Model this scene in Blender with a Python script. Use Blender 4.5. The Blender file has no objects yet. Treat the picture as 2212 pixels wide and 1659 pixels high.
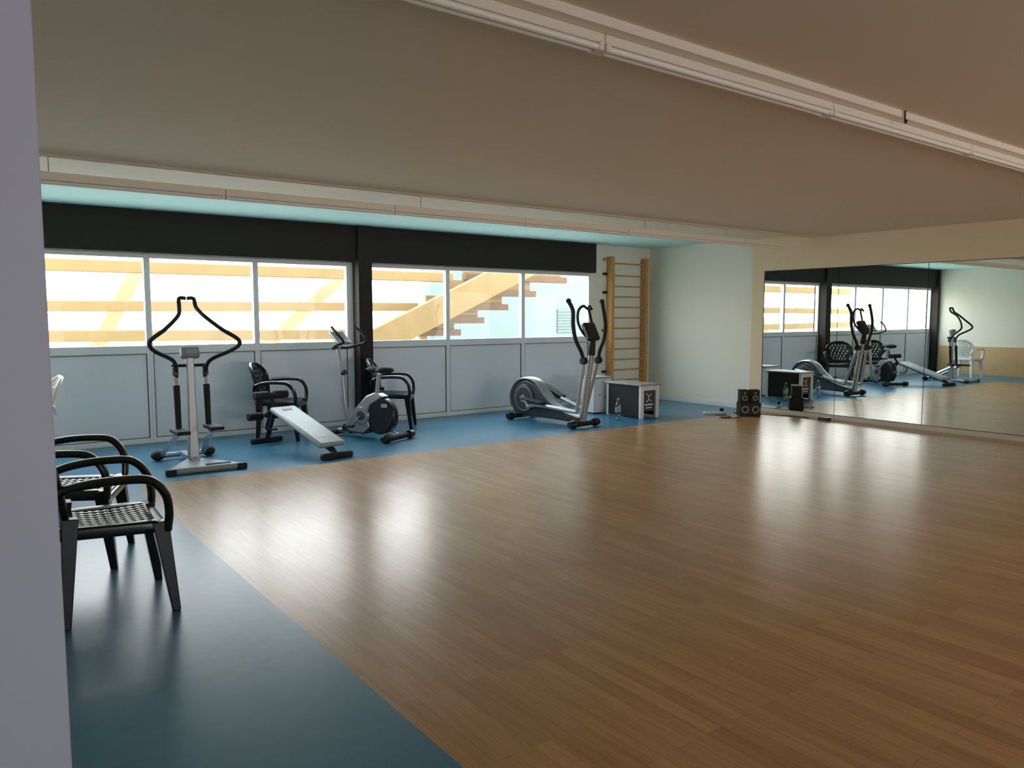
import bpy, bmesh, math, random
from mathutils import Vector, Matrix
random.seed(4)
sc = bpy.context.scene
C = sc.collection
PI = math.pi
R = math.radians
sc.view_settings.view_transform = 'Standard'
sc.view_settings.look = 'None'

# ---------------------------------------------------------------- camera
H = 1.42
PITCH = R(5.1)
YAW = R(53.3)
FPX = 1653.0
cam = bpy.data.objects.new('camera', bpy.data.cameras.new('camera'))
C.objects.link(cam)
cam.data.sensor_width = 36
cam.data.lens = FPX / 2212 * 36
cam.data.clip_start = .05
cam.data.clip_end = 200
cam.location = (0, 0, H)
cam.rotation_euler = (PI/2 - PITCH, 0, YAW - PI/2)
sc.camera = cam

def at(px, py, Y):
    """world point on the plane y=Y that the photograph shows at px,py"""
    a = (px - 1106) / FPX; b = (829.5 - py) / FPX
    F = math.cos(PITCH) + b*math.sin(PITCH); U = -math.sin(PITCH) + b*math.cos(PITCH)
    x = math.cos(YAW)*F + math.sin(YAW)*a; y = math.sin(YAW)*F - math.cos(YAW)*a
    t = Y / y
    return Vector((x*t, Y, H + U*t))

# ---------------------------------------------------------------- materials
def mat(name, col, rough=.5, metal=0, var=.08, scale=6, bump=0, spec=.5, emit=None):
    m = bpy.data.materials.new(name); m.use_nodes = True
    nt = m.node_tree; N = nt.nodes; L = nt.links
    p = N['Principled BSDF']
    p.inputs['Roughness'].default_value = rough
    p.inputs['Metallic'].default_value = metal
    p.inputs['Specular IOR Level'].default_value = spec
    tc = N.new('ShaderNodeTexCoord'); nz = N.new('ShaderNodeTexNoise')
    nz.inputs['Scale'].default_value = scale; nz.inputs['Detail'].default_value = 3
    L.new(tc.outputs['Object'], nz.inputs['Vector'])
    mx = N.new('ShaderNodeMix'); mx.data_type = 'RGBA'
    mx.inputs[6].default_value = (*[c*(1-var) for c in col], 1)
    mx.inputs[7].default_value = (*[min(1, c*(1+var)) for c in col], 1)
    L.new(nz.outputs['Fac'], mx.inputs[0])
    L.new(mx.outputs[2], p.inputs['Base Color'])
    if bump:
        b = N.new('ShaderNodeBump'); b.inputs['Strength'].default_value = bump
        b.inputs['Distance'].default_value = .01
        L.new(nz.outputs['Fac'], b.inputs['Height']); L.new(b.outputs[0], p.inputs['Normal'])
    return m

M = {}
M['ceiling'] = mat('ceiling_paint', (.76, .665, .525), .8, scale=1.2, var=.03)
M['alcove'] = mat('alcove_ceiling_window_tint', (.56, .88, .86), .7, var=.02)  # cyan cast of the window light put into the ceiling colour
M['soffit'] = mat('soffit_paint', (.82, .75, .62), .7, var=.02)
M['wall'] = mat('wall_cream', (.85, .84, .74), .75, var=.02, scale=2)
M['walltan'] = mat('wall_tan', (.77, .65, .46), .75, var=.02, scale=2)
M['pillar'] = mat('pillar_paint', (.58, .60, .72), .7, var=.02, scale=2)
M['blue'] = mat('blue_vinyl', (.050, .195, .315), .30, var=.16, scale=14, bump=.04)
M['frame'] = mat('white_aluminium', (.86, .89, .91), .4, var=.02)
M['panel'] = mat('white_infill_panel', (.84, .88, .94), .5, var=.02)
M['gasket'] = mat('black_gasket', (.02, .02, .02), .6)
M['darkwood'] = mat('dark_stained_wood', (.014, .009, .008), .7, var=.3, scale=8)
M['black'] = mat('black_plastic', (.008, .009, .009), .3, var=.2)
M['chair'] = mat('black_glossy_resin', (.006, .009, .008), .22, var=.2, scale=20)
M['whitechair'] = mat('white_resin', (.85, .87, .85), .35, var=.03)
M['rubber'] = mat('matt_rubber', (.010, .010, .010), .7)
M['silver'] = mat('silver_paint', (.40, .42, .44), .35, .55, var=.05)
M['grey'] = mat('grey_plastic', (.30, .32, .33), .45)
M['dgrey'] = mat('dark_grey_plastic', (.05, .055, .06), .4)
M['pad'] = mat('pale_vinyl_pad', (.34, .38, .38), .42, var=.04)
M['white'] = mat('white_laminate', (.78, .80, .80), .5, var=.03)
M['skirt'] = mat('skirting_paint', (.55, .52, .45), .6, var=.03)
M['red'] = mat('red_print', (.32, .05, .04), .5)
M['screen'] = mat('grey_display', (.35, .42, .42), .2)
M['barwood'] = mat('pine_wall_bar', (.60, .31, .10), .5, var=.2, scale=5)
M['ply'] = mat('plywood_panel', (.62, .40, .20), .5, var=.15, scale=2)
M['timber'] = mat('pale_timber', (.205, .128, .046), .7, var=.2, scale=3)
M['timberpale'] = mat('bleached_timber', (.30, .22, .115), .7, var=.1, scale=3)
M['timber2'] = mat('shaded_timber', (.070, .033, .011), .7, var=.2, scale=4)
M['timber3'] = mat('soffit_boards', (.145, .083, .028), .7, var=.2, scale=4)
M['extwall'] = mat('exterior_render', (.125, .168, .16), .9, var=.02)
M['extvent'] = mat('exterior_vent', (.10, .128, .122), .8)
M['ground'] = mat('pale_concrete', (.5, .48, .42), .9)
M['batten'] = mat('white_batten', (.82, .74, .63), .45, var=.02)
M['tube'] = mat('fluorescent_tube', (.88, .84, .77), .3, var=.01)
M['chrome'] = mat('bright_metal', (.7, .7, .7), .2, 1)
M['cap'] = mat('blue_cap', (.2, .4, .6), .4)
M['label'] = mat('bottle_label', (.25, .35, .42), .5)

def wood_floor():
    m = bpy.data.materials.new('wood_strip_floor'); m.use_nodes = True
    nt = m.node_tree; N = nt.nodes; L = nt.links; p = N['Principled BSDF']
    tc = N.new('ShaderNodeTexCoord'); mp = N.new('ShaderNodeMapping')
    mp.inputs['Rotation'].default_value = (0, 0, PI/2)
    L.new(tc.outputs['Object'], mp.inputs['Vector'])
    br = N.new('ShaderNodeTexBrick')
    br.inputs['Color1'].default_value = (.455, .255, .108, 1)
    br.inputs['Color2'].default_value = (.58, .345, .158, 1)
    br.inputs['Mortar'].default_value = (.38, .205, .088, 1)
    br.inputs['Scale'].default_value = 1
    br.inputs['Mortar Size'].default_value = .0014
    br.inputs['Brick Width'].default_value = .80
    br.inputs['Row Height'].default_value = .075
    br.offset = .37
    L.new(mp.outputs[0], br.inputs['Vector'])
    mp2 = N.new('ShaderNodeMapping'); mp2.inputs['Scale'].default_value = (26, 1.6, 1)
    L.new(tc.outputs['Object'], mp2.inputs['Vector'])
    nz = N.new('ShaderNodeTexNoise'); nz.inputs['Scale'].default_value = 1.4; nz.inputs['Detail'].default_value = 4
    L.new(mp2.outputs[0], nz.inputs['Vector'])
    ml = N.new('ShaderNodeMix'); ml.data_type = 'RGBA'; ml.blend_type = 'MULTIPLY'
    ml.inputs[0].default_value = .4
    cr = N.new('ShaderNodeValToRGB'); cr.color_ramp.elements[0].position = .3
    cr.color_ramp.elements[0].color = (.5, .46, .42, 1); cr.color_ramp.elements[1].position = .62
    cr.color_ramp.elements[1].color = (1, 1, 1, 1)
    L.new(nz.outputs['Fac'], cr.inputs[0])
    L.new(br.outputs['Color'], ml.inputs[6]); L.new(cr.outputs[0], ml.inputs[7])
    L.new(ml.outputs[2], p.inputs['Base Color'])
    n3 = N.new('ShaderNodeTexNoise'); n3.inputs['Scale'].default_value = 1.8; n3.inputs['Detail'].default_value = 4
    L.new(tc.outputs['Object'], n3.inputs['Vector'])
    mr = N.new('ShaderNodeMapRange'); mr.inputs[3].default_value = .235; mr.inputs[4].default_value = .285
    L.new(n3.outputs['Fac'], mr.inputs[0]); L.new(mr.outputs[0], p.inputs['Roughness'])
    p.inputs['Specular IOR Level'].default_value = .46
    b = N.new('ShaderNodeBump'); b.inputs['Strength'].default_value = .04; b.inputs['Distance'].default_value = .003
    L.new(nz.outputs['Fac'], b.inputs['Height']); L.new(b.outputs[0], p.inputs['Normal'])
    return m
M['woodfloor'] = wood_floor()

def glass_mat(name, tint, lo, hi):
    m = bpy.data.materials.new(name); m.use_nodes = True
    nt = m.node_tree; N = nt.nodes; L = nt.links; N.clear()
    o = N.new('ShaderNodeOutputMaterial'); t = N.new('ShaderNodeBsdfTransparent'); g = N.new('ShaderNodeBsdfGlossy')
    lw = N.new('ShaderNodeLayerWeight'); lw.inputs[0].default_value = .25
    mr = N.new('ShaderNodeMapRange'); mr.inputs[3].default_value = lo; mr.inputs[4].default_value = hi
    t.inputs[0].default_value = (*tint, 1); g.inputs['Roughness'].default_value = .03
    x = N.new('ShaderNodeMixShader'); L.new(lw.outputs['Facing'], mr.inputs[0]); L.new(mr.outputs[0], x.inputs[0])
    L.new(t.outputs[0], x.inputs[1]); L.new(g.outputs[0], x.inputs[2])
    L.new(x.outputs[0], o.inputs[0]); return m
M['glass'] = glass_mat('window_glass', (.97, .98, .97), .02, .3)
M['bottle'] = glass_mat('clear_bottle', (.66, .80, .86), .08, .6)
M['mirror'] = mat('mirror_silver', (.86, .88, .83), .0, 1, var=0)

# ---------------------------------------------------------------- mesh builder
def catmull(pts, n=6):
    P = [Vector(p) for p in pts]
    if len(P) < 3: return P
    out = []
    Q = [P[0]*2-P[1]] + P + [P[-1]*2-P[-2]]
    for i in range(1, len(Q)-2):
        for k in range(n):
            t = k/n; a, b, c, d = Q[i-1], Q[i], Q[i+1], Q[i+2]
            out.append(.5*((2*b)+(c-a)*t+(2*a-5*b+4*c-d)*t*t+(3*b-a-3*c+d)*t**3))
    out.append(P[-1]); return out

class MB:
    def __init__(s): s.bm = bmesh.new()
    def box(s, c, d, rot=None, taper=1):
        m = Matrix.Translation(c) @ (rot.to_4x4() if rot else Matrix())
        r = bmesh.ops.create_cube(s.bm, size=1)
        for v in r['verts']:
            k = taper if v.co.z > 0 else 1
            v.co = m @ Vector((v.co.x*d[0]*k, v.co.y*d[1]*k, v.co.z*d[2]))
        return s
    def span(s, a, b):
        a = Vector(a); b = Vector(b)
        return s.box((a+b)/2, [abs(q) for q in (b-a)])
    def quad(s, *p):
        s.bm.faces.new([s.bm.verts.new(q) for q in p]); return s
    def tube(s, pts, r, n=10, smooth=True, side=None, flat=1, k=6):
        P = catmull(pts, k) if smooth and len(pts) > 2 else [Vector(p) for p in pts]
        m = len(P)
        if not isinstance(r, (list, tuple)): r = [r, r]
        def rad(i):
            f = i/(m-1)*(len(r)-1); j = min(int(f), len(r)-2); return r[j]+(r[j+1]-r[j])*(f-j)
        rings = []; nb = None
        for i, p in enumerate(P):
            t = (P[min(i+1, m-1)]-P[max(i-1, 0)]).normalized()
            if side is not None:
                b = Vector(side); b = (b - t*b.dot(t)).normalized()
            else:
                if nb is None:
                    ref = Vector((0, 0, 1)) if abs(t.z) < .9 else Vector((1, 0, 0))
                    b = t.cross(ref).normalized()
                else: b = (nb - t*nb.dot(t)).normalized()
                nb = b
            q = t.cross(b)
            rings.append([s.bm.verts.new(p + b*math.cos(2*PI*j/n)*rad(i) + q*math.sin(2*PI*j/n)*rad(i)*flat) for j in range(n)])
        for i in range(m-1):
            for j in range(n):
                s.bm.faces.new((rings[i][j], rings[i][(j+1) % n], rings[i+1][(j+1) % n], rings[i+1][j]))
        s.bm.faces.new(rings[0][::-1]); s.bm.faces.new(rings[-1])
        return s
    def cyl(s, a, b, r, r2=None, n=20):
        return s.tube([a, b], [r, r if r2 is None else r2], n=n, smooth=False)
    def prism(s, poly, axis, a, b):
        def mk(u, v, w):
            return {'x': (w, u, v), 'y': (u, w, v), 'z': (u, v, w)}[axis]
        A = [s.bm.verts.new(mk(u, v, a)) for u, v in poly]; B = [s.bm.verts.new(mk(u, v, b)) for u, v in poly]
        n = len(poly)
        for i in range(n): s.bm.faces.new((A[i], A[(i+1) % n], B[(i+1) % n], B[i]))
        s.bm.faces.new(A[::-1]); s.bm.faces.new(B); return s
    def lathe(s, prof, c=(0, 0, 0), n=24):
        c = Vector(c); rings = []
        for r, z in prof:
            rings.append([s.bm.verts.new(c+Vector((r*math.cos(2*PI*j/n), r*math.sin(2*PI*j/n), z))) for j in range(n)])
        for i in range(len(rings)-1):
            for j in range(n): s.bm.faces.new((rings[i][j], rings[i][(j+1) % n], rings[i+1][(j+1) % n], rings[i+1][j]))
        s.bm.faces.new(rings[0][::-1]); s.bm.faces.new(rings[-1]); return s
    def ball(s, c, d):
        m = Matrix.Translation(c) @ Matrix.Diagonal((d[0], d[1], d[2], 1))
        bmesh.ops.create_uvsphere(s.bm, u_segments=18, v_segments=12, radius=.5, matrix=m); return s
    def build(s, name, m, parent=None, bevel=0, solid=0, ang=38):
        bm = s.bm
        bmesh.ops.recalc_face_normals(bm, faces=bm.faces)
        for f in bm.faces: f.smooth = True
        for e in bm.edges:
            if len(e.link_faces) == 2 and e.calc_face_angle(0) > R(ang): e.smooth = False
        me = bpy.data.meshes.new(name); bm.to_mesh(me); bm.free()
        me.materials.append(M[m] if isinstance(m, str) else m)
        o = bpy.data.objects.new(name, me); C.objects.link(o)
        if parent: o.parent = parent
        if solid:
            q = o.modifiers.new('solid', 'SOLIDIFY'); q.thickness = solid; q.offset = 0
        if bevel:
            q = o.modifiers.new('bevel', 'BEVEL'); q.width = bevel; q.segments = 2; q.limit_method = 'ANGLE'; q.angle_limit = R(40)
        return o

def tag(o, label=None, cat=None, group=None, kind=None):
    if label: o['label'] = label
    if cat: o['category'] = cat
    if group: o['group'] = group
    if kind: o['kind'] = kind
    return o
def thing(name, label, cat, loc, rz=0, group=None):
    o = bpy.data.objects.new(name, None); C.objects.link(o); o.empty_display_size = .1
    o.location = loc; o.rotation_euler = (0, 0, rz); return tag(o, label, cat, group)
def kids(o): return [c for c in bpy.data.objects if c.parent == o]
def dup(root, loc, rz, label):
    def rec(o, par):
        c = o.copy(); C.objects.link(c); c.parent = par
        for ch in kids(o): rec(ch, c)
        return c
    r = rec(root, None); r.location = loc; r.rotation_euler = (0, 0, rz); r['label'] = label; return r
def struct(o): o['kind'] = 'structure'; return o

# ---------------------------------------------------------------- room
YW = 9.2; MX = 9.75; EX = 9.80; LX = -.60; SY = -3.2
CH = 2.50; AH = 2.56; BY = 6.92; BX = 1.25
b = MB()
for p in [((LX-.1, SY-.1), (BX, YW+.1)), ((BX, BY), (EX+.1, YW+.1))]:
    (x0, y0), (x1, y1) = p
    b.span((x0, y0, -.1), (x1, y1, 0))
struct(b.build('floor', 'blue'))
struct(MB().span((BX, SY-.1, -.1), (EX+.1, BY, 0)).build('floor', 'woodfloor'))
struct(MB().span((LX-.1, SY-.1, CH), (EX+.1, 6.12, CH+.2)).build('ceiling', 'ceiling'))
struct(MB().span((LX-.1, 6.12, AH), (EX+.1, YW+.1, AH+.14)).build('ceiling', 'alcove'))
struct(MB().span((LX, 6.06, CH-.010), (MX, 6.125, CH+.07)).build('trim_6', 'ceiling', bevel=.003))
struct(MB().span((LX, 6.125, AH-.012), (MX, 7.14, AH+.02)).build('trim_9', 'soffit', bevel=.003))
struct(MB().span((LX, 2.10, CH-.035), (MX, 2.26, CH+.005)).build('trim_7', 'batten', bevel=.004))
# walls
struct(MB().span((MX, SY, 0), (EX+.1, 7.08, AH+.05)).build('wall_right', 'walltan'))
struct(MB().span((EX, 7.08, 0), (EX+.1, YW+.1, AH+.05)).build('wall_end', 'wall'))
struct(MB().span((8.43, YW, 0), (EX+.1, YW+.12, AH+.05)).build('wall_back', 'wall'))
struct(MB().span((LX-.1, 2.2, 0), (LX, YW+.1, AH+.05)).build('wall_left', 'wall'))
struct(MB().span((LX-.1, SY, 0), (LX, 2.2, CH+.05)).build('wall_left', 'wall'))
struct(MB().span((LX, SY-.1, 0), (EX, SY, CH+.05)).build('wall_front', 'wall'))
struct(MB().span((LX, 1.9, 0), (.1855, 2.25, CH)).build('wall_pillar', 'pillar', bevel=.004))
struct(MB().span((MX-.015, SY, 0), (MX, 7.08, .058)).build('baseboard_right', 'skirt', bevel=.003))
struct(MB().span((EX-.015, 7.08, 0), (EX, YW, .075)).build('baseboard_end', 'white', bevel=.003))
struct(MB().span((8.45, YW-.015, 0), (EX, YW, .075)).build('baseboard_back', 'white', bevel=.003))
# dark timber beam and posts
struct(MB().span((LX, YW-.12, 2.10), (8.45, YW+.12, AH)).build('trim_1', 'darkwood', bevel=.006))
struct(MB().span((4.30, YW-.17, 0), (4.49, YW+.12, AH)).build('trim_2', 'darkwood', bevel=.006))
struct(MB().span((LX, YW-.17, 0), (-.50, YW+.12, AH)).build('trim_3', 'darkwood', bevel=.006))
# plywood wainscot on the left wall
w = MB().span((LX, 4.2, 0), (LX+.03, YW-.2, .68)); struct(w.build('trim_8', 'ply', bevel=.003))
# windows
edges = [(-.50, .66), (.66, 1.853), (1.853, 3.046), (3.046, 4.30), (4.49, 5.736), (5.736, 7.07), (7.07, 8.43)]
for i, (x0, x1) in enumerate(edges):
    t = .032; l = .09 if i == 3 else t
    f = MB()
    f.span((x0, YW, 0), (x0+t, YW+.07, 2.10)); f.span((x1-l, YW, 0), (x1, YW+.07, 2.10))
    f.span((x0+t, YW+.002, 2.05), (x1-l, YW+.068, 2.10)); f.span((x0+t, YW+.002, 1.0), (x1-l, YW+.068, 1.09))
    f.span((x0+t, YW+.002, 0), (x1-l, YW+.068, .06))
    fo = struct(f.build('window_%d' % (i+1), 'frame', bevel=.004))
    MB().quad((x0+t, YW+.03, 1.09), (x1-l, YW+.03, 1.09), (x1-l, YW+.03, 2.05), (x0+t, YW+.03, 2.05)).build('pane', 'glass', fo)
    MB().span((x0+t, YW+.016, .06), (x1-l, YW+.05, 1.0)).build('panel', 'panel', fo)
    g = MB(); a0 = x0+t; a1 = x1-l; k = .007
    g.span((a0, YW+.006, .06), (a0+k, YW+.016, 1.0)); g.span((a1-k, YW+.006, .06), (a1, YW+.016, 1.0))
    g.span((a0+k, YW+.006, .06), (a1-k, YW+.016, .06+k)); g.span((a0+k, YW+.006, 1-k), (a1-k, YW+.016, 1.0))
    g.build('gasket', 'gasket', fo)
    ld = bpy.data.lights.new('window_portal', 'AREA'); ld.shape = 'RECTANGLE'; ld.size = x1-x0; ld.size_y = 1.0
    ld.cycles.is_portal = True
    lo = bpy.data.objects.new('window_portal', ld); C.objects.link(lo)
    lo.location = ((x0+x1)/2, YW+.14, 1.58); lo.rotation_euler = (-PI/2, 0, 0)

# mirrors
ml = ['leftmost tall frameless mirror panel, next to the black loudspeakers', 'middle frameless mirror panel reflecting the cross trainer', 'right-hand frameless mirror panel reflecting the wood floor and stepper machine', 'far right frameless mirror panel mostly outside the frame']
ys = [6.86, 5.70, 4.53, 3.36, 2.19]
struct(MB().span((MX-.003, 2.19, .062), (MX+.001, 6.875, 2.073)).build('trim_10', 'gasket'))
for i in range(4):
    o = MB().span((MX-.010, ys[i+1]+.004, .07), (MX-.003, ys[i]-.004, 2.065)).build('wall_mirror', 'mirror')
    tag(o, ml[i], 'mirror', 'mirror panels on the right wall')

# ---------------------------------------------------------------- fluorescent battens
def batten(L, hang, hooks, bot):
    t = thing('light_fixture', 'x', 'light', (0, 0, 0))
    MB().span((0.002, -.030, bot), (L-.002, .030, .015)).build('housing', 'batten', t, bevel=.006)
    tb = MB()
    for s in (-.018, .018): tb.cyl((.03, s, bot-.013), (L-.03, s, bot-.013), .012, n=12)
    tb.build('tube', 'tube', t)
    for x in (.018, L-.018):
        MB().box((x, 0, bot-.010), (.028, .066, .034)).build('lampholder', 'batten', t, bevel=.006)
    for x in hooks:
        MB().tube([(x, .02, .012), (x, .02, hang), (x+.004, .0, hang)], .0035, smooth=False, n=6).build('hook', 'grey', t)
    return t
f0 = batten(1.5, .14, (.30,), -.045)
f1 = batten(1.5, .14, (), -.045)
ordn = ['first fluorescent batten beside the white pillar, far row', 'second fluorescent batten from the white pillar, far row', 'third fluorescent batten from the pillar, far row', 'fourth fluorescent batten from the pillar, far row', 'fifth fluorescent batten from the pillar, far row', 'last fluorescent batten of the far row, nearest the mirror wall']
fx = [.37, 1.87, 3.37, 4.87, 6.37, 7.87]
for i, x in enumerate(fx):
    o = {0: f0, 1: f1}.get(i) or dup(f1 if i == 3 else f0, (0, 0, 0), 0, '')
    o.location = (x, 6.33, 2.408); o['label'] = ordn[i]; o['group'] = 'fluorescent battens of the far row'
n0 = batten(1.54, .02, (), -.022)
nn = ['fluorescent batten at the top edge of the photo, nearest the camera', 'second fluorescent batten of the near row, between the two pairs of bright lampholders', 'third fluorescent batten of the near row, towards the right edge', 'fluorescent batten of the near row cut by the right edge', 'fluorescent batten beyond the right edge of the photo']
for i in range(5):
    o = n0 if i == 0 else dup(n0, (0, 0, 0), 0, '')
    o.location = (.50+1.54*i, 2.185, 2.45); o['label'] = nn[i]; o['group'] = 'fluorescent battens of the near row'
hk = MB().tube([(0, 0, .06), (0, 0, 0), (.012, 0, -.012), (.02, 0, .004)], .005, n=6).build('ceiling_hook', 'rubber')
hk.location = (4.15, 2.09, 2.45); tag(hk, 'small dark hook hanging from the ceiling beam above the near lamp row', 'hook')

# ---------------------------------------------------------------- resin armchair (faces local +x)
def sheet(fn, nu, nv, hole):
    b = MB(); V = [[b.bm.verts.new(fn(i/nu, j/nv)) for j in range(nv+1)] for i in range(nu+1)]
    for i in range(nu):
        for j in range(nv):
            if hole(i, j): continue
            b.bm.faces.new((V[i][j], V[i+1][j], V[i+1][j+1], V[i][j+1]))
    return b
def seat_fn(u, v):
    x = -.21 + .45*u; y = (v-.5)*(.42 + .07*u)
    z = .438 - .018*math.sin(PI*min(1, u*1.1)) * (1-(2*v-1)**2) - .025*max(0, u-.88)/.12 + .012*(1-u)
    return Vector((x, y, z))
def back_hw(v):
    w = .165 + .085*math.sin(PI*min(v/.75, 1)*.5)
    if v > .62: w *= math.sqrt(max(0, 1-((v-.62)/.40)**2))
    return w
def back_fn(u, v):
    y = (u-.5)*2*back_hw(v)
    z = .45 + .42*v
    x = -.20 - .115*v + .9*y*y
    return Vector((x, y, z))
def make_chair(name, label, m, group):
    t = thing(name, label, 'chair', (0, 0, 0), 0, group)
    sheet(seat_fn, 25, 23, lambda i, j: 2 < i < 22 and 2 < j < 20 and (i % 2 == 1) and (j % 2 == 1)).build('seat', m, t, solid=.012)
    r = MB(); pts = [seat_fn(0, v/8) for v in range(9)] + [seat_fn(u/8, 1) for u in range(1, 9)] + [seat_fn(1, 1-v/8) for v in range(1, 9)] + [seat_fn(1-u/8, 0) for u in range(1, 9)]
    r.tube([p-Vector((0, 0, .022)) for p in pts], .028, n=8, smooth=False, side=(0, 0, 1), flat=.5); r.build('seat_rim', m, t)
    sheet(back_fn, 21, 23, lambda i, j: 2 < i < 18 and 2 < j < 20 and ((i + (j//3)) % 3 == 1) and j % 3 != 2).build('backrest', m, t, solid=.010)
    pts = [back_fn(0, v/16) for v in range(0, 17)] + [back_fn(1, 1-v/16) for v in range(0, 17)]
    MB().tube(pts, .018, n=8, smooth=False).build('back_rim', m, t)
    for s in (-1, 1):
        MB().tube([(-.235, s*.215, .565), (-.20, s*.255, .635), (-.08, s*.285, .664), (.08, s*.292, .668), (.17, s*.29, .650), (.228, s*.28, .58), (.245, s*.262, .49), (.238, s*.245, .40)],
                  [.022, .034, .036, .036, .036, .034, .034, .034], n=12, side=(0, 1, 0), flat=.58).build('armrest', m, t)
        MB().tube([(.208, s*.222, .44), (.262, s*.258, 0)], [.052, .026], n=4, smooth=False, side=(1, 1*s, 0)).build('leg', m, t, bevel=.004)
        MB().tube([(-.165, s*.20, .50), (-.20, s*.238, 0)], [.050, .026], n=4, smooth=False, side=(1, -1*s, 0)).build('leg', m, t, bevel=.004)
    return t
g = 'black resin armchairs'
ch = make_chair('resin_armchair', 'nearest black resin armchair beside the white pillar, perforated seat in full view', 'chair', g)
ch.location = (.60, 4.13, 0); ch.rotation_euler.z = R(-3)
dup(ch, (.56, 5.05, 0), R(-20), 'black resin armchair mostly hidden behind the nearest armchair at left')
dup(ch, (3.13, 8.72, 0), R(-35), 'black resin armchair under the window behind the sit-up bench')
dup(ch, (4.56, 8.66, 0), R(-35), 'black resin armchair in front of the dark post behind the exercise bike')
wc = make_chair('resin_armchair', 'white resin armchair half hidden by the white pillar at far left', 'whitechair', 'white armchair')
del wc['group']
wc.location = (.53, 7.90, 0); wc.rotation_euler.z = R(182)

# ---------------------------------------------------------------- stepper with swinging handles
t = thing('stepper_machine', 'silver upright stepper machine with tall black looped handlebars, left of the sit-up bench', 'exercise machine', (1.88, 7.62, 0))
b = MB().prism([(-.05, .06), (-.31, -.41), (.31, -.45), (.05, .06)], 'z', .025, .055); b.build('base_plate', 'silver', t, bevel=.006)
b = MB().tube([(-.32, -.42, .03), (.33, -.46, .03)], .028, smooth=False, n=12); b.build('front_stabilizer', 'grey', t)
for x, y in ((-.30, -.42), (.31, -.455)):
    MB().box((x, y, .028), (.09, .075, .054)).build('end_cap', 'rubber', t, bevel=.012)
MB().box((.12, -.375, .058), (.22, .05, .006), Matrix.Rotation(R(-3.5), 3, 'Z')).build('grip_strip', 'rubber', t)
MB().span((-.035, -.1, .03), (.035, .42, .08)).build('base_tube', 'silver', t, bevel=.008)
MB().cyl((-.24, .42, .045), (.26, .42, .045), .026, n=12).build('rear_stabilizer', 'silver', t)
for x in (-.23, .25): MB().ball((x, .42, .05), (.13, .12, .10)).build('end_cap', 'rubber', t)
MB().tube([(0, .0, .05), (0, .01, .6), (0, .02, 1.05)], [.066, .050, .048], n=4, side=(1, 1, 0)).build('upright_post', 'silver', t, bevel=.008)
MB().box((0, -.0, 1.07), (.17, .09, .10), Matrix.Rotation(R(-25), 3, 'X')).build('console', 'grey', t, bevel=.02)
MB().box((0, -.046, 1.088), (.10, .01, .05), Matrix.Rotation(R(-25), 3, 'X')).build('display', 'screen', t, bevel=.003)
MB().tube([(-.02, .03, .95), (-.16, .03, .95)], .015, smooth=False).tube([(.02, .03, .95), (.16, .03, .95)], .015, smooth=False).build('pivot_axle', 'rubber', t)
for s in (-1, 1):
    yy = -.22 if s < 0 else -.32
    k = 1.08 if s < 0 else 1.0
    pts = [(s*.005, .06, 1.585), (s*.065, .055, 1.58), (s*.075, .02, 1.50), (s*.11, yy*.35, 1.42), (s*.225*k, yy*.75, 1.30), (s*.35*k, yy, 1.205), (s*.36*k, yy, 1.145), (s*.30*k, yy*.75, 1.09), (s*.17, yy*.3, 1.01), (s*.135, yy*.08, .93), (s*.13, 0, .84)]
    MB().tube(pts, .019, k=5).build('handlebar', 'rubber', t)
    MB().box((s*.135, 0, .90), (.05, .05, .09)).build('clamp', 'dgrey', t, bevel=.01)
    MB().cyl((s*.135, 0, .86), (s*.135, -.02, .74), .016).build('damper_rod', 'silver', t)
    MB().tube([(s*.135, -.02, .77), (s*.135, -.05, .35)], [.030, .026], smooth=False).build('swing_arm', 'rubber', t)
    MB().box((s*.15, -.16, .36+.01*s), (.12, .30, .035)).build('pedal', 'rubber', t, bevel=.01)
    MB().tube([(s*.14, -.12, .34), (s*.20, .39, .06)], .032, smooth=False, n=4, side=(1, 0, 0)).build('pedal_lever', 'silver', t)

# ---------------------------------------------------------------- sit-up bench
t = thing('situp_bench', 'sloping sit-up bench with pale grey pad and black foam rollers', 'exercise bench', (3.0, 7.77, 0), R(9.7))
ang = math.atan2(.34, 1.14); rx = Matrix.Rotation(ang, 3, 'X')
PC = Vector((0, -.12, .272))
MB().box(PC, (.30, 1.02, .055), rx).build('pad', 'pad', t, bevel=.022)
MB().box(PC+rx @ Vector((.0, .40, .0285)), (.11, .045, .002), rx).build('printed_mark', 'red', t)
MB().box(PC+rx @ Vector((-.03, -.33, .0285)), (.12, .02, .002), rx).build('printed_mark', 'white', t)
MB().box((0, -.04, .24), (.05, 1.18, .04), rx).build('main_tube', 'rubber', t, bevel=.006)
MB().tube([(0, -.60, .09), (0, -.66, .035)], .022, smooth=False).build('front_leg', 'rubber', t)
MB().box((0, -.67, .03), (.36, .07, .06)).build('front_foot', 'rubber', t, bevel=.018)
MB().tube([(0, .50, .42), (0, .72, .03)], .024, smooth=False).build('rear_leg', 'rubber', t)
MB().box((0, .72, .028), (.38, .055, .055)).build('rear_foot', 'rubber', t, bevel=.015)
MB().tube([(0, .50, .40), (0, .62, .56)], .02, smooth=False).tube([(0, .55, .40), (0, .74, .30)], .02, smooth=False).build('roller_post', 'rubber', t)
for y, z in ((.60, .545), (.75, .30)):
    for s in (-1, 1):
        MB().cyl((s*.03, y, z), (s*.20, y, z), .045).build('foam_roller', 'rubber', t, bevel=.01)
MB().tube([(-.16, .38, .32), (-.16, .42, .20), (-.02, .45, .18)], .012).build('handle', 'rubber', t)

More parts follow.
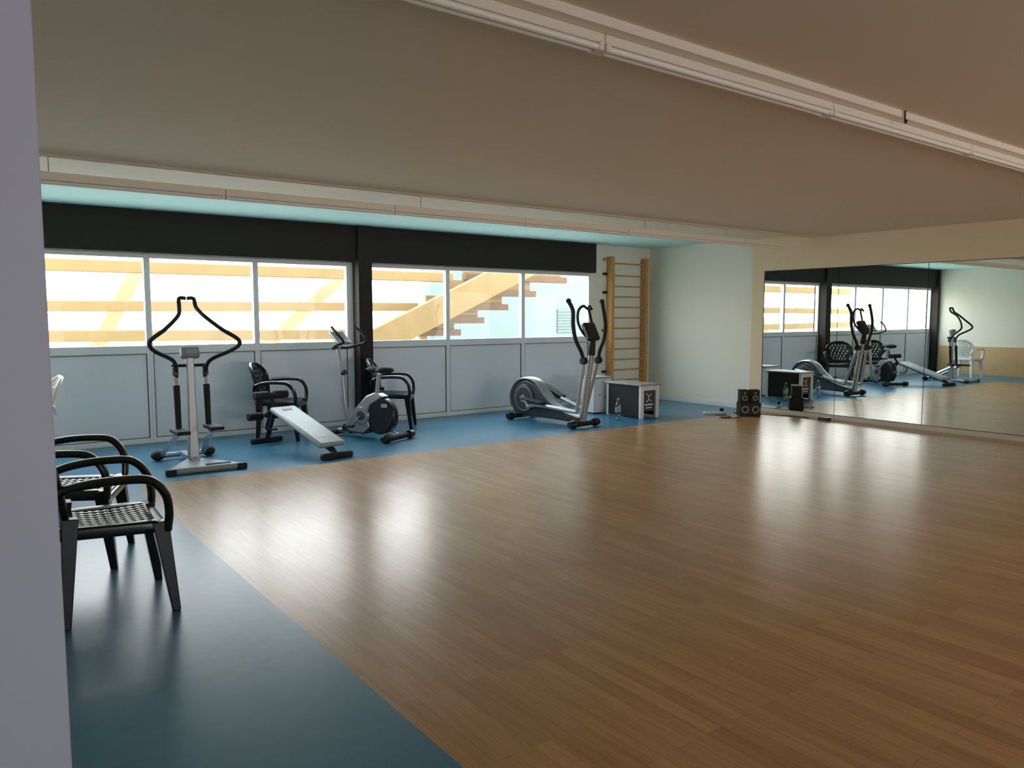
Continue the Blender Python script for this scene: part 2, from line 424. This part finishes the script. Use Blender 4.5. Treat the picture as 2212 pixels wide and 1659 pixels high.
# ---------------------------------------------------------------- exercise bike
t = thing('exercise_bike', 'silver and black exercise bike with round black flywheel housing', 'exercise bike', (3.93, 8.10, 0), R(24.8))
for y in (-.45, .43):
    MB().cyl((-.21, y, .045), (.21, y, .045), .03).build('stabilizer', 'rubber', t)
    for s in (-1, 1): MB().cyl((s*.19, y, .05), (s*.28, y, .05), .05, .042).build('end_cap', 'black', t, bevel=.01)
MB().tube([(0, -.45, .06), (0, -.1, .12), (0, .43, .06)], .03).build('base_tube', 'silver', t)
circ = [(-.21+.215*math.cos(a), .275+.215*math.sin(a)) for a in [2*PI*k/36 for k in range(36)]]
MB().prism(circ, 'x', -.055, .055).build('flywheel_housing', 'black', t, bevel=.02)
MB().prism([(-.28, .50), (-.16, .545), (-.04, .50), (.10, .37), (.22, .22), (.30, .11), (.20, .07), (.0, .06), (-.08, .14), (-.04, .28), (-.10, .40)], 'x', -.066, .066).build('silver_shroud', 'silver', t, bevel=.014)
MB().prism([(-.12, .08), (.02, .05), (.34, .08), (.30, .16), (.1, .14)], 'x', -.06, .06).build('lower_shroud', 'black', t, bevel=.01)
for s in (-1, 1):
    MB().cyl((s*.06, .02, .27), (s*.085, .02, .27), .105, .095, n=28).build('crank_cover', 'silver', t)
    MB().cyl((s*.085, .02, .27), (s*.10, .02, .27), .05, n=20).build('crank_hub', 'dgrey', t)
    e = (s*.12, .02-.10*s, .27+.12*s)
    MB().tube([(s*.10, .02, .27), e], .013, smooth=False).build('crank_arm', 'chrome', t)
    MB().box((s*.17, e[1], e[2]), (.09, .10, .028)).build('pedal', 'rubber', t, bevel=.008)
MB().box((-.062, -.30, .40), (.012, .07, .035)).build('sticker', 'white', t)
MB().box((-.0685, -.30, .402), (.003, .05, .018)).build('sticker_mark', 'red', t)
MB().tube([(0, -.15, .48), (0, -.19, .76)], .025, smooth=False).build('seat_post', 'silver', t)
MB().cyl((.03, -.16, .54), (.08, -.16, .54), .022).build('knob', 'rubber', t)
sd = MB(); sd.ball((0, -.27, .80), (.24, .20, .085)); sd.ball((0, -.13, .805), (.11, .26, .06)); sd.build('saddle', 'rubber', t)
MB().tube([(0, .26, .14), (0, .33, .4), (0, .36, .72), (0, .42, 1.08)], [.034, .03, .028, .026]).build('upright_post', 'silver', t)
MB().cyl((-.0, .36, .74), (0, .31, .76), .03).build('knob', 'rubber', t)
for s in (-1, 1):
    MB().tube([(0, .41, 1.05), (s*.13, .38, 1.04), (s*.215, .26, 1.08), (s*.20, .16, 1.12), (s*.22, .24, 1.22), (s*.20, .33, 1.29)], .016, k=5).build('handlebar', 'rubber', t)
rc = Matrix.Rotation(R(42), 3, 'X')
MB().box((0, .38, 1.16), (.22, .20, .045), rc).build('console', 'silver', t, bevel=.015)
MB().box(Vector((0, .38, 1.16))+rc @ Vector((0, .01, .024)), (.12, .09, .004), rc).build('display', 'screen', t)

# ---------------------------------------------------------------- cross trainer
t = thing('cross_trainer', 'grey elliptical cross trainer with black moving arms beside the wall bars', 'exercise machine', (6.46, 7.77, 0), R(5.4))
for y, w in ((-.57, .27), (.60, .26)):
    MB().cyl((-w+.04, y, .05), (w-.04, y, .05), .032).build('stabilizer', 'rubber', t)
    for s in (-1, 1): MB().cyl((s*(w-.09), y, .055), (s*w, y, .055), .055, .045).build('end_cap', 'black', t, bevel=.01)
MB().tube([(0, -.57, .07), (0, 0, .09), (0, .60, .07)], .035).build('base_tube', 'silver', t)
prof = [(.66, .07), (.74, .20), (.73, .36), (.62, .50), (.44, .555), (.27, .51), (.12, .38), (-.06, .25), (-.30, .16), (-.52, .12), (-.54, .06)]
MB().prism(prof, 'x', -.075, .075).build('housing', 'dgrey', t, bevel=.02)
MB().tube([(0, y, z) for y, z in [(.74, .16), (.75, .34), (.63, .515), (.44, .575), (.26, .53), (.11, .395), (-.07, .265), (-.30, .175), (-.54, .125)]], .09, side=(1, 0, 0), flat=.22).build('housing_rim', 'silver', t)
for s in (-1, 1):
    MB().cyl((s*.075, .46, .30), (s*.095, .46, .30), .20, .19, n=32).build('crank_disc', 'dgrey', t, bevel=.006)
    MB().cyl((s*.095, .46, .30), (s*.100, .46, .30), .17, n=32).build('disc_ring', 'grey', t)
    MB().cyl((s*.100, .46, .30), (s*.104, .46, .30), .155, n=32).build('disc_face', 'dgrey', t)
    MB().cyl((s*.104, .46, .30), (s*.115, .46, .30), .05, n=20).build('crank_hub', 'grey', t)
    cy, cz = (.46+.13*s, .30+.10*s)
    MB().tube([(s*.11, .46, .30), (s*.12, cy, cz)], .018, smooth=False).build('crank_arm', 'silver', t)
    MB().tube([(s*.15, cy, cz), (s*.16, .1, cz*.5+.14), (s*.15, -.52+.06*s, .21)], .026).build('pedal_arm', 'silver', t)
    MB().box((s*.19, .18, cz*.55+.19), (.14, .40, .03), Matrix.Rotation(R(14+8*s), 3, 'X')).build('pedal', 'rubber', t, bevel=.012)
    MB().tube([(s*.15, -.52+.06*s, .20), (s*.13, -.68, .86)], [.024, .022], smooth=False).build('lower_lever', 'silver', t)
    MB().cyl((s*.10, -.68, .86), (s*.17, -.68, .86), .045).build('pivot', 'rubber', t, bevel=.008)
    MB().tube([(s*.14, -.68, .86), (s*.17, -.67, .97), (s*.26, -.66, 1.12), (s*.30, -.65, 1.30), (s*.285, -.63, 1.48), (s*.31, -.58, 1.60)], [.024, .024, .024, .025, .025, .025]).build('handlebar', 'rubber', t)
    MB().ball((s*.31, -.58, 1.60), (.065, .065, .065)).build('grip_end', 'rubber', t)
    MB().tube([(s*.03, -.70, 1.12), (s*.09, -.63, 1.20), (s*.125, -.57, 1.34), (s*.10, -.55, 1.48), (s*.055, -.59, 1.54), (s*.035, -.65, 1.50)], .017).build('fixed_handle', 'rubber', t)
MB().tube([(0, -.54, .08), (0, -.61, .5), (0, -.68, .95)], [.05, .042, .036]).build('upright_post', 'silver', t)
MB().tube([(0, -.68, .93), (0, -.71, 1.15)], [.05, .035]).build('post_sleeve', 'rubber', t)
MB().box((0, -.67, 1.22), (.20, .07, .24), Matrix.Rotation(R(-28), 3, 'X')).build('console', 'black', t, bevel=.02)

# ---------------------------------------------------------------- wall bars
t = thing('wall_bars', 'tall pine wall bars ladder mounted in the corner', 'wall bars', (8.78, YW, 0))
for x in (.035, .83):
    MB().span((x-.035, -.13, .02), (x+.035, -.02, 2.38)).build('upright', 'barwood', t, bevel=.008)
for k in range(13):
    z = .18+.172*k
    if k == 12: z = 2.27
    MB().tube([(.05, -.085, z), (.82, -.085, z)], .0155, smooth=False, side=(0, 1, 0), flat=.8).build('rung', 'barwood', t)
for z in (.5, 1.18, 1.80, 2.10, 2.33):
    for x in (-.04, .90):
        MB().box((x, -.015, z), (.09, .028, .04)).build('bracket', 'rubber' if z < 2.3 else 'barwood', t)

# ---------------------------------------------------------------- white cabinet, black stool, bottles
t = thing('white_cabinet', 'small white box cabinet with a round knob between cross trainer and dark stool', 'cabinet', (7.70, 8.24, 0))
MB().span((-.19, -.14, .02), (.16, .14, .51)).build('body', 'white', t, bevel=.006)
MB().span((-.20, -.155, .51), (.175, .155, .535)).build('top', 'grey', t, bevel=.004)
MB().span((-.17, -.152, .06), (.14, -.14, .49)).build('door', 'white', t, bevel=.004)
MB().cyl((-.10, -.152, .27), (-.10, -.172, .27), .018).build('knob', 'chrome', t)
for x in (-.13, .13):
    for y in (-.11, .11): MB().span((x-.015, y-.015, 0), (x+.015, y+.015, .02)).build('foot', 'rubber', t)
t = thing('low_stool', 'dark sided low stool with pale top edge and white end legs', 'stool', (7.84, 7.66, 0))
MB().span((-.20, -.36, .455), (.20, .36, .478)).build('top', 'grey', t, bevel=.005)
MB().span((-.178, -.30, .02), (-.145, .30, .455)).build('side_panel', 'rubber', t)
MB().span((.145, -.27, .03), (.165, .30, .455)).build('side_panel', 'rubber', t)
for y in (-.325, .315):
    for x in (-.150, .150):
        MB().box((x, y, .2275), (.06, .045, .455)).build('leg', 'white', t, bevel=.006)
    MB().span((-.12, y-.012, .39), (.12, y+.012, .455)).build('cross_rail', 'white', t)
p = MB().span((-.118, -.322, .10), (.118, -.316, .388)).build('poster', 'dgrey', t)
MB().tube([(-.05, -.324, .35), (.0, -.324, .31), (.05, -.324, .34)], .006, flat=.3, side=(1, 0, .01)).tube([(0, -.324, .31), (-.01, -.324, .26), (-.05, -.324, .23)], .006, flat=.3, side=(1, 0, .01)).tube([(-.01, -.324, .26), (.05, -.324, .24)], .006, flat=.3, side=(0, 0, 1)).build('printed_figure', 'white', p)
q = MB(); q.span((-.08, -.3245, .18), (.08, -.322, .20)); q.span((-.06, -.3245, .14), (.06, -.322, .155)); q.build('printed_line', 'white', p)

def bottle():
    t = thing('water_bottle', 'x', 'bottle', (0, 0, 0))
    MB().lathe([(.036, 0), (.04, .01), (.04, .08), (.036, .10), (.04, .12), (.04, .20), (.034, .23), (.016, .27), (.014, .285)]).build('bottle_body', 'bottle', t)
    MB().lathe([(.0408, .12), (.0408, .18)]).build('paper_label', 'label', t)
    MB().lathe([(.017, .283), (.017, .305)]).build('screw_cap', 'cap', t)
    return t
bo = bottle(); bo.location = (7.33, 7.42, 0); bo['label'] = 'clear plastic water bottle on the floor in front of the white cabinet'; bo['group'] = 'water bottles on the floor'
dup(bo, (8.16, 7.50, 0), 0, 'clear plastic water bottle standing right of the dark stool')

# ---------------------------------------------------------------- loudspeakers, power strip, cables
t = thing('subwoofer', 'wide black subwoofer box with two round drivers on the floor by the mirror', 'loudspeaker', (9.16, 6.66, 0), R(-38))
MB().span((-.145, -.10, .01), (.145, .10, .195)).build('cabinet', 'rubber', t, bevel=.008)
for x in (-.073, .073):
    MB().cyl((x, -.10, .102), (x, -.106, .102), .050, n=28).build('driver_ring', 'grey', t)
    MB().cyl((x, -.104, .102), (x, -.110, .102), .044, .02, n=28).build('driver_cone', 'rubber', t)
for x in (-.13, .13):
    for y in (-.08, .08): MB().cyl((x, y, 0), (x, y, .012), .012).build('foot', 'rubber', t)
def sat(label, off):
    v = Matrix.Rotation(R(-38), 3, 'Z') @ Vector((off, 0, .196))
    t = thing('satellite_speaker', label, 'loudspeaker', Vector((9.16, 6.66, 0))+v, R(-38), 'small satellite speakers on the subwoofer')
    MB().span((-.062, -.07, 0), (.062, .07, .18)).build('cabinet', 'rubber', t, bevel=.008)
    MB().cyl((0, -.07, .065), (0, -.075, .065), .036, n=24).build('driver_ring', 'grey', t)
    MB().cyl((0, -.073, .065), (0, -.078, .065), .032, .015, n=24).build('driver_cone', 'rubber', t)
    MB().cyl((0, -.07, .135), (0, -.075, .135), .012, n=20).build('tweeter', 'grey', t)
sat('left of two small black satellite speakers on the subwoofer', -.076)
sat('right of two small black satellite speakers on the subwoofer', .076)
t = thing('power_strip', 'white power strip lying on the floor left of the loudspeakers', 'power strip', (8.95, 7.08, 0), R(-30))
MB().span((-.17, -.028, 0), (.17, .028, .04)).build('body', 'white', t, bevel=.008)
for k in range(4): MB().cyl((-.12+.07*k, 0, .04), (-.12+.07*k, 0, .042), .018).build('socket', 'grey', t)
MB().box((.10, 0, .06), (.05, .045, .045)).build('plug', 'rubber', t, bevel=.006)
tag(MB().tube([(9.22, 6.95, .007), (9.40, 6.86, .007), (9.46, 6.6, .007), (9.5, 6.4, .007), (9.58, 6.2, .007), (9.62, 6.0, .007)], .006, n=6).build('audio_cable', 'rubber'), 'thin black cable on the floor running from the loudspeakers along the mirror', 'cable')
tag(MB().tube([(8.84, 6.98, .006), (8.90, 6.84, .006), (8.82, 6.70, .006), (8.70, 6.78, .006), (8.68, 6.66, .006), (8.9, 6.58, .006)], .005, n=6).build('tangled_cable', 'rubber'), 'looped black cable on the floor between power strip and subwoofer', 'cable')
t = thing('small_black_case', 'small black case lying on the floor against the mirror', 'case', (9.58, 5.74, 0), R(85))
MB().span((-.08, -.035, 0), (.08, .035, .032)).build('body', 'black', t, bevel=.006)
MB().span((-.08, -.035, .033), (.08, .035, .045)).build('lid', 'black', t, bevel=.004)

# ---------------------------------------------------------------- outside
struct(MB().span((-30, YW+.3, -.3), (60, 60, -.2)).build('ground', 'ground'))
def obeam(p0, p1, Y, h, d, m, label, grp, name='timber_beam'):
    a = at(p0[0], p0[1], Y); c = at(p1[0], p1[1], Y)
    v = c-a; L = v.length; ang = math.atan2(v.z, v.x)
    o = MB().box((0, 0, 0), (L, d, h)).build(name, m, bevel=.01)
    o.location = (a+c)/2; o.rotation_euler = (0, -ang, 0)
    return tag(o, label, 'beam', grp)
gb = 'pale horizontal timbers outside the window'
obeam((-300, 558), (975, 600), 11.5, .16, .14, 'timber', 'topmost pale horizontal timber outside the window', gb)
obeam((-300, 660), (900, 663), 11.5, .14, .14, 'timber', 'middle pale horizontal timber outside the window', gb)
obeam((-300, 729), (800, 722), 11.5, .15, .14, 'timber', 'lowest pale horizontal timber just above the window sill', gb)
gd = 'thin diagonal timbers outside'
obeam((205, 760), (330, 520), 12.4, .20, .06, 'timberpale', 'faint steep diagonal timber behind the leftmost window panes', gd)
obeam((560, 760), (790, 550), 12.4, .20, .06, 'timberpale', 'faint diagonal timber behind the pane left of the dark post', gd)
obeam((770, 762), (1150, 566), 11.2, .44, .12, 'timber', 'thick diagonal timber stringer rising across the middle panes', 'diagonal stringer')
steps = [(830, 990, 720), (880, 1040, 692), (920, 1092, 662), (960, 1152, 631), (1000, 1218, 598), (1040, 1285, 564)]
zs = [at(s[0], s[2], 12.0).z for s in steps]
for i, (x0, x1, y) in enumerate(steps):
    lab = ['lowest', 'second lowest', 'third', 'fourth', 'fifth', 'topmost'][i] + ' brown timber tread with plank riser outside the right panes'
    a = at(x0, y, 12.0); c = at(x1, y, 12.0)
    t = thing('timber_step', lab, 'step', ((a.x+c.x)/2, 12.0, a.z), 0, 'timber steps outside the right panes')
    L = c.x-a.x
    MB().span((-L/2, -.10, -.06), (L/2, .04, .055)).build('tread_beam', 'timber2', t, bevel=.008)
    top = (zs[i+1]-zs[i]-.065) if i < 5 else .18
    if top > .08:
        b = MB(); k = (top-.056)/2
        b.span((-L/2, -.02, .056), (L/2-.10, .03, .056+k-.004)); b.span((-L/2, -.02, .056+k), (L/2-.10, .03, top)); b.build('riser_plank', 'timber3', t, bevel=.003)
    if i == 0:
        MB().span((-.06, -.06, -.2-a.z), (.06, .03, -.06)).build('support_post', 'timber', t)
struct(MB().span((8.3, 14.0, -.2), (26, 14.3, 4.2)).build('wall_exterior', 'extwall'))
a = at(1203, 668, 14.0); c = at(1243, 718, 14.0)
t = thing('wall_vent', 'pale louvred vent on the outside wall seen through the last pane', 'vent', ((a.x+c.x)/2, 14.0, c.z))
hw = (c.x-a.x)/2; hh = a.z-c.z
MB().span((-hw, -.02, 0), (hw, 0, hh)).build('backing', 'extvent', t)
for k in range(8): MB().box((0, -.03, hh*(k+.5)/8), (hw*2, .02, .045), Matrix.Rotation(R(20), 3, 'X')).build('slat', 'extwall', t)

# ---------------------------------------------------------------- light
w = bpy.data.worlds.new('world'); sc.world = w; w.use_nodes = True
N = w.node_tree.nodes; L = w.node_tree.links; bg = N['Background']
tc = N.new('ShaderNodeTexCoord'); sp = N.new('ShaderNodeSeparateXYZ'); cr = N.new('ShaderNodeValToRGB')
L.new(tc.outputs['Generated'], sp.inputs[0]); L.new(sp.outputs['Z'], cr.inputs[0])
cr.color_ramp.elements[0].position = .0; cr.color_ramp.elements[0].color = (1, .98, .93, 1)
cr.color_ramp.elements[1].position = .6; cr.color_ramp.elements[1].color = (.82, .92, 1, 1)
L.new(cr.outputs[0], bg.inputs[0]); bg.inputs[1].default_value = 10.0
def area(loc, rot, sx, sy, e, col):
    ld = bpy.data.lights.new('fill_lamp', 'AREA'); ld.shape = 'RECTANGLE'; ld.size = sx; ld.size_y = sy; ld.energy = e; ld.color = col
    ld.spread = R(115)
    o = bpy.data.objects.new('fill_lamp', ld); C.objects.link(o); o.location = loc; o.rotation_euler = rot
area((6.6, SY+.1, 1.3), (PI/2, 0, 0), 4.5, 1.8, 52, (1, .97, .95))  # added unseen fill behind the camera, lifts the window panels
area((1.2, SY+.1, 1.3), (PI/2, 0, 0), 2.4, 1.8, 20, (.95, .95, 1))  # second added fill, unseen, brightens the pillar
